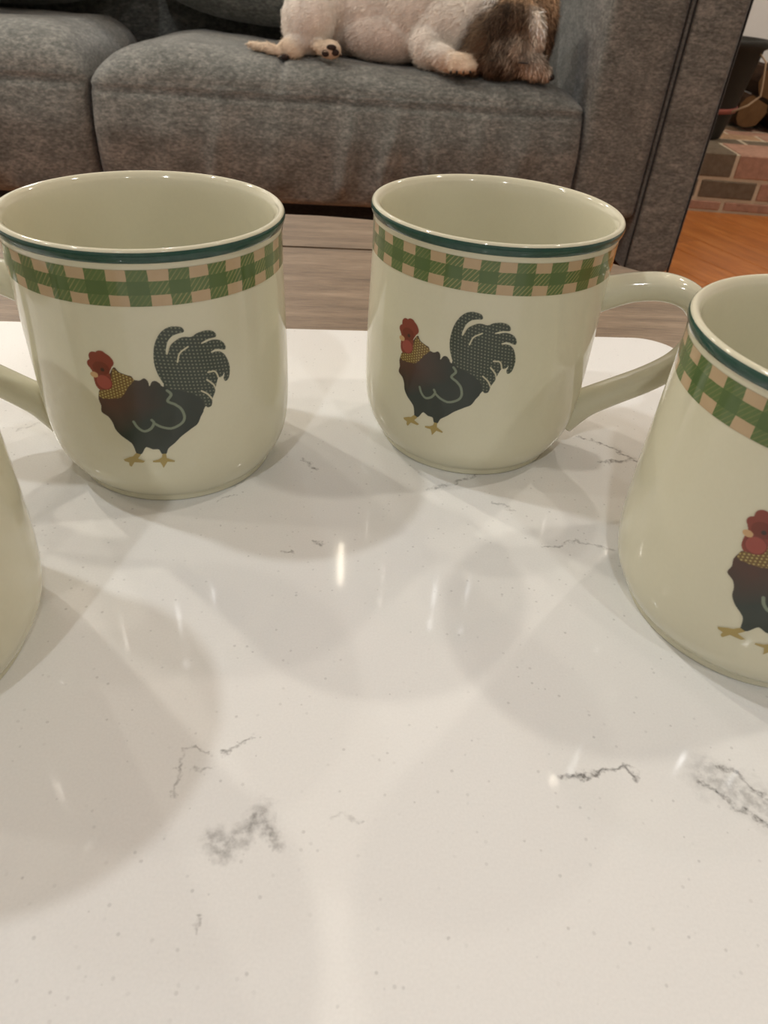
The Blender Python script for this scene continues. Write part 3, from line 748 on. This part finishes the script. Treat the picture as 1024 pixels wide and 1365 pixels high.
# rooster print: coordinates in mm along the wall and up, from the middle of the picture
ROO = dict(
body=[(-19.5,2.2),(-20.2,-0.7),(-19.8,-2.9),(-20.1,-5.2),(-18.2,-6.6),(-17.2,-8.5),(-16.7,-11.0),(-15.2,-13.2),(-12.5,-15.6),(-11.8,-17.7),(-11.4,-19.8),(-9.8,-19.7),(-8.4,-17.4),(-7.6,-17.1),(-6.0,-17.9),(-4.2,-18.0),(-3.5,-19.8),(-2.1,-19.8),(-1.2,-17.8),(1.0,-15.9),(3.3,-13.7),(6.6,-11.4),(8.8,-10.0),(10.1,-7.6),(11.4,-5.0),(10.8,-0.8),(3.5,3.7),(0.1,4.5),(-0.7,5.6),(-1.7,6.5),(-2.9,6.3),(-3.8,4.8),(-4.0,6.5),(-5.0,7.5),(-6.3,6.8),(-7.9,7.0),(-8.5,8.1),(-9.8,8.5),(-12.0,9.4),(-13.4,10.8),(-16.0,6.6)],
head=[(-21.0,11.0),(-19.9,13.6),(-18.1,14.9),(-16.7,15.6),(-15.0,15.1),(-13.6,13.9),(-13.1,12.4),(-14.0,10.5),(-14.9,8.6),(-14.7,6.7),(-15.1,5.1),(-17.2,3.4),(-18.9,2.6),(-20.0,3.8),(-20.3,5.9),(-20.3,8.6),(-20.8,9.5)],
neck=[(-13.5,10.6),(-12.1,9.1),(-9.8,8.4),(-7.9,7.0),(-10.0,4.5),(-12.6,1.0),(-16.3,-0.0),(-19.5,0.0),(-19.3,2.3),(-17.3,3.0),(-15.1,4.8),(-14.5,7.8)],
feather=[(0.1,6.1),(-0.9,8.9),(-1.4,12.6),(-0.9,16.7),(0.2,19.6),(1.8,21.8),(4.0,23.1),(6.5,23.1),(8.0,22.5),(8.3,21.2),(6.6,20.9),(4.8,20.3),(3.4,18.9),(2.7,17.0),(2.5,14.9),(4.4,10.6),(1.7,3.8)],
tail=[(2.5,14.9),(3.4,17.2),(5.5,19.0),(7.9,19.7),(10.2,19.4),(11.9,20.2),(14.2,20.6),(16.6,20.2),(17.9,18.8),(17.4,17.8),(14.8,17.6),(13.5,16.8),(16.3,17.3),(18.8,16.7),(20.4,15.0),(20.4,13.2),(17.5,14.1),(15.9,13.5),(18.5,13.1),(20.2,11.4),(21.3,8.3),(21.3,5.6),(20.6,3.3),(19.4,2.8),(18.9,4.0),(19.4,5.6),(18.2,4.5),(17.1,4.5),(16.0,1.7),(15.5,-0.2),(14.6,-1.9),(14.0,-4.4),(12.7,-4.8),(12.0,-4.2),(10.8,-5.4),(7.6,-2.5),(3.1,0.4),(0.3,4.5)],
footl=[(-11.6,-19.5),(-10.1,-20.0),(-11.4,-21.7),(-9.2,-22.6),(-9.9,-23.3),(-12.8,-23.3),(-14.2,-25.4),(-14.8,-24.9),(-14.7,-23.6),(-16.0,-23.3),(-16.3,-22.6),(-14.0,-21.3),(-12.9,-20.9)],
footr=[(-3.4,-19.8),(-2.2,-19.8),(-2.2,-21.5),(0.2,-22.8),(-0.0,-23.4),(-2.2,-23.1),(-3.8,-25.6),(-4.1,-24.3),(-4.5,-23.2),(-6.8,-23.1),(-6.8,-22.5),(-4.8,-21.9),(-3.7,-21.1)],
gap=[[(2.6,15.0),(3.9,17.8),(6.3,19.6)],[(5.3,12.1),(6.3,14.8),(8.9,16.5)],[(13.2,16.9),(15.3,17.6),(17.9,17.6)],[(15.9,13.5),(18.0,13.6),(20.3,12.7)],[(14.0,7.2),(16.3,6.9),(17.3,4.4)],[(13.4,4.8),(15.3,2.7),(15.9,0.9)],[(11.3,1.4),(13.2,-0.2),(14.4,-2.2)]],
wing=[[(-10.4,-7.6),(-9.5,-9.6),(-7.7,-11.0),(-5.6,-10.1),(-4.3,-8.1),(-4.8,-6.9)],[(-4.3,-8.1),(-2.1,-9.6),(0.8,-10.3),(3.9,-8.9),(5.1,-6.8),(4.5,-3.8),(2.8,-1.9),(0.8,-0.5),(2.1,1.6),(1.1,3.1)]],
)
def inside(poly, X, Y):
    r = np.zeros(X.shape, bool); n_ = len(poly)
    for i in range(n_):
        x1, y1 = poly[i]; x2, y2 = poly[(i+1) % n_]
        if y1 == y2: continue
        c = ((y1 > Y) != (y2 > Y)) & (X < (x2-x1)*(Y-y1)/(y2-y1)+x1); r ^= c
    return r
def dline(L, X, Y):
    d = np.full(X.shape, 99.0)
    L = [tuple(p) for p in catmull(L, 6)]
    for (x1, y1), (x2, y2) in zip(L[:-1], L[1:]):
        bx, by = x2-x1, y2-y1; t = np.clip(((X-x1)*bx+(Y-y1)*by)/(bx*bx+by*by+1e-9), 0, 1)
        d = np.minimum(d, np.hypot(X-x1-t*bx, Y-y1-t*by))
    return d
def rooster_image():
    SS = 2; du = 0.17
    us = np.arange(-22, 22.2, du); vs = np.arange(-26.4, 24.2, du)
    fx = (np.arange(len(us)*SS)+0.5)/SS*du-22-du/2; fy = (np.arange(len(vs)*SS)+0.5)/SS*du-26.4-du/2
    X, Y = np.meshgrid(fx, fy)
    G = np.array(GLAZE[:3]); I = np.tile(G, X.shape+(1,)); A = np.zeros(X.shape)
    c3 = lambda *k: np.array(srgb(*k)[:3])
    def paint(m, col):
        I[m] = col if np.ndim(col) == 1 else col[m]; A[m] = 1
    smooth_poly = lambda P_: [tuple(p) for p in catmull(list(P_)+[P_[0]], 3)][:-1]
    grn, drk, brn_ = c3(58, 66, 56), c3(50, 57, 50), c3(80, 56, 46)
    tl = inside(smooth_poly(ROO['tail']), X, Y) | inside(smooth_poly(ROO['feather']), X, Y)
    paint(tl, grn)
    ph = (X*0.93+Y*0.1) % 1.05, (Y+0.15*X) % 1.15
    dots = np.hypot(ph[0]-0.52, ph[1]-0.57) < 0.24
    I[tl & dots] = c3(124, 128, 106)
    bd = inside(smooth_poly(ROO['body']), X, Y)
    t = np.clip((X+15)/16, 0, 1)+np.clip((-Y-2)/12, 0, 1); t = np.clip(t, 0, 1)[..., None]
    tb = np.clip((Y+1)/6+np.clip((X-2)/8, 0, 1), 0, 1)
    bc = brn_*(1-t)+drk*t
    keep = bd & ~(tl & (Y > 1.5-0.35*(X-8)) & (X > 1.5))
    I[keep] = bc[keep]; A[keep] = 1
    nk = inside(smooth_poly(ROO['neck']), X, Y); paint(nk, c3(112, 88, 50))
    pn_ = (X % 0.95, (Y+0.5*np.floor(X/0.95)) % 0.95)
    I[nk & (np.hypot(pn_[0]-.47, pn_[1]-.47) < 0.25)] = c3(178, 160, 96)
    hd = inside(smooth_poly(ROO['head']), X, Y)
    for a, b, r_ in ((-20.0, 11.0, 1.5), (-18.6, 13.3, 1.9), (-16.5, 13.9, 1.9), (-14.8, 12.4, 1.8)): hd |= np.hypot(X-a, Y-b) < r_
    paint(hd, c3(130, 62, 48))
    e = (np.hypot((X+17.3)/2.6, (Y-10.0)/2.2) < 1); I[e] = c3(112, 52, 38)
    e = (np.hypot((X+16.9), (Y-9.6)) < 0.6); I[e] = c3(60, 40, 30)
    wt = np.hypot((X+17.2)/2.6, (Y-5.5)/2.6) < 1; paint(wt, c3(150, 74, 62))
    wr_ = wt & ~(np.hypot((X+17.2)/2.3, (Y-5.5)/2.3) < 1); I[wr_] = c3(118, 54, 44)
    bk_ = np.hypot((X+19.9)/1.25, (Y-7.6)/0.95) < 1; paint(bk_, c3(196, 160, 116))
    for k in ('footl', 'footr'):
        m = inside(ROO[k], X, Y); paint(m, c3(168, 148, 88))
    for L in ROO['wing']:
        d = dline(L, X, Y); m = (d < 0.42) & bd; I[m] = c3(122, 132, 112)
    for L in ROO['gap']:
        d = dline(L, X, Y); m = (d < 0.24) & (tl | bd); I[m] = c3(196, 190, 160)
    I = I.reshape(len(vs), SS, len(us), SS, 3).mean((1, 3)); A = A.reshape(len(vs), SS, len(us), SS).mean((1, 3))
    return us, vs, I, A
us, vs, RI, RA = rooster_image()
idx = -np.ones(RA.shape, int); v, f, cols = [], [], []
def vid(i, j):
    if idx[i, j] < 0:
        z = 0.045+vs[i]*0.001; a = us[j]*0.001/0.0433; r = rad(z)+OFF
        idx[i, j] = len(v); v.append((r*math.cos(a), r*math.sin(a), z)); cols.append((*RI[i, j], 1.0))
    return idx[i, j]
for i in range(RA.shape[0]-1):
    for j in range(RA.shape[1]-1):
        if RA[i:i+2, j:j+2].max() > 0.02: f.append((vid(i, j), vid(i, j+1), vid(i+1, j+1), vid(i+1, j)))
me_roo = mesh('rooster_print', v, f)
ca = me_roo.color_attributes.new('print', 'FLOAT_COLOR', 'POINT'); ca.data.foreach_set('color', np.array(cols, np.float32).ravel())
me_roo.materials.append(M_ROO); me_roo.shade_smooth()
# handle: rounded strap swept in the radial plane
HP = [(0.0395, 0.0635, 1.35), (0.0440, 0.0652, 1.15), (0.0520, 0.0683, 1.0), (0.0615, 0.0698, 0.95), (0.0705, 0.0675, 0.92), (0.0760, 0.0610, 0.92), (0.0770, 0.0520, 0.92),
      (0.0735, 0.0430, 0.92), (0.0660, 0.0352, 0.95), (0.0560, 0.0278, 1.0), (0.0475, 0.0215, 1.1), (0.0425, 0.0170, 1.3), (0.0385, 0.0130, 1.5)]
HP = [(a if a < 0.046 else 0.046+(a-0.046)*1.07, b, c) for a, b, c in HP]
C = catmull(HP, 6); v, f, NS = [], [], 20
for i, c in enumerate(C):
    t = C[min(i+1, len(C)-1)][:2]-C[max(i-1, 0)][:2]; t /= np.linalg.norm(t); nn = np.array([-t[1], t[0]])
    for k in range(NS):
        a = 2*math.pi*k/NS
        p_ = math.copysign(abs(math.sin(a))**0.85, math.sin(a))*0.0050*c[2]; w_ = math.copysign(abs(math.cos(a))**0.85, math.cos(a))*0.0058*(0.6+0.4*c[2])
        v.append((c[0]+nn[0]*p_, w_, c[1]+nn[1]*p_))
m = len(C)
for i in range(m-1):
    for k in range(NS): f.append((i*NS+k, i*NS+(k+1) % NS, (i+1)*NS+(k+1) % NS, (i+1)*NS+k))
f.append(tuple(range(NS))); f.append(tuple((m-1)*NS+k for k in range(NS-1, -1, -1)))
me_han = fix_normals(mesh('handle', v, f)); me_han.materials.append(M_GLAZE); me_han.shade_smooth()

MUGS = [(-0.0825, 0.2265, 190, 97, 'cream rooster mug standing on the slab before the split between seat cushions'),
        (0.0315, 0.2570, -10, 97, 'cream rooster mug nearest the rounded back corner of the quartz slab'),
        (0.1163, 0.1625, -9, 97, 'cream rooster mug standing beside the smeared grey vein in the slab'),
        (-0.1322, 0.1185, 196, -35, 'cream mug showing a bare glazed side, its rooster turned away')]
for x, y, az, roo, lb in MUGS:
    t = empty('coffee_mug', (x, y, 0.0), math.radians(az)); tag(t, lb, 'mug', 'rooster mugs on the quartz slab')
    link('body', me_body, None, t)
    link('rim_line', me_rim, None, t)['label'] = 'dark green line around the lip'
    link('gingham_band', me_gin, None, t)['label'] = 'green and beige gingham band below the lip'
    for s in (1, -1):
        o = link('rooster_print', me_roo, None, t, None, (0, 0, math.radians(97*s)))
        o['label'] = 'printed dark rooster with red comb and yellow feet'
    link('handle', me_han, None, t)
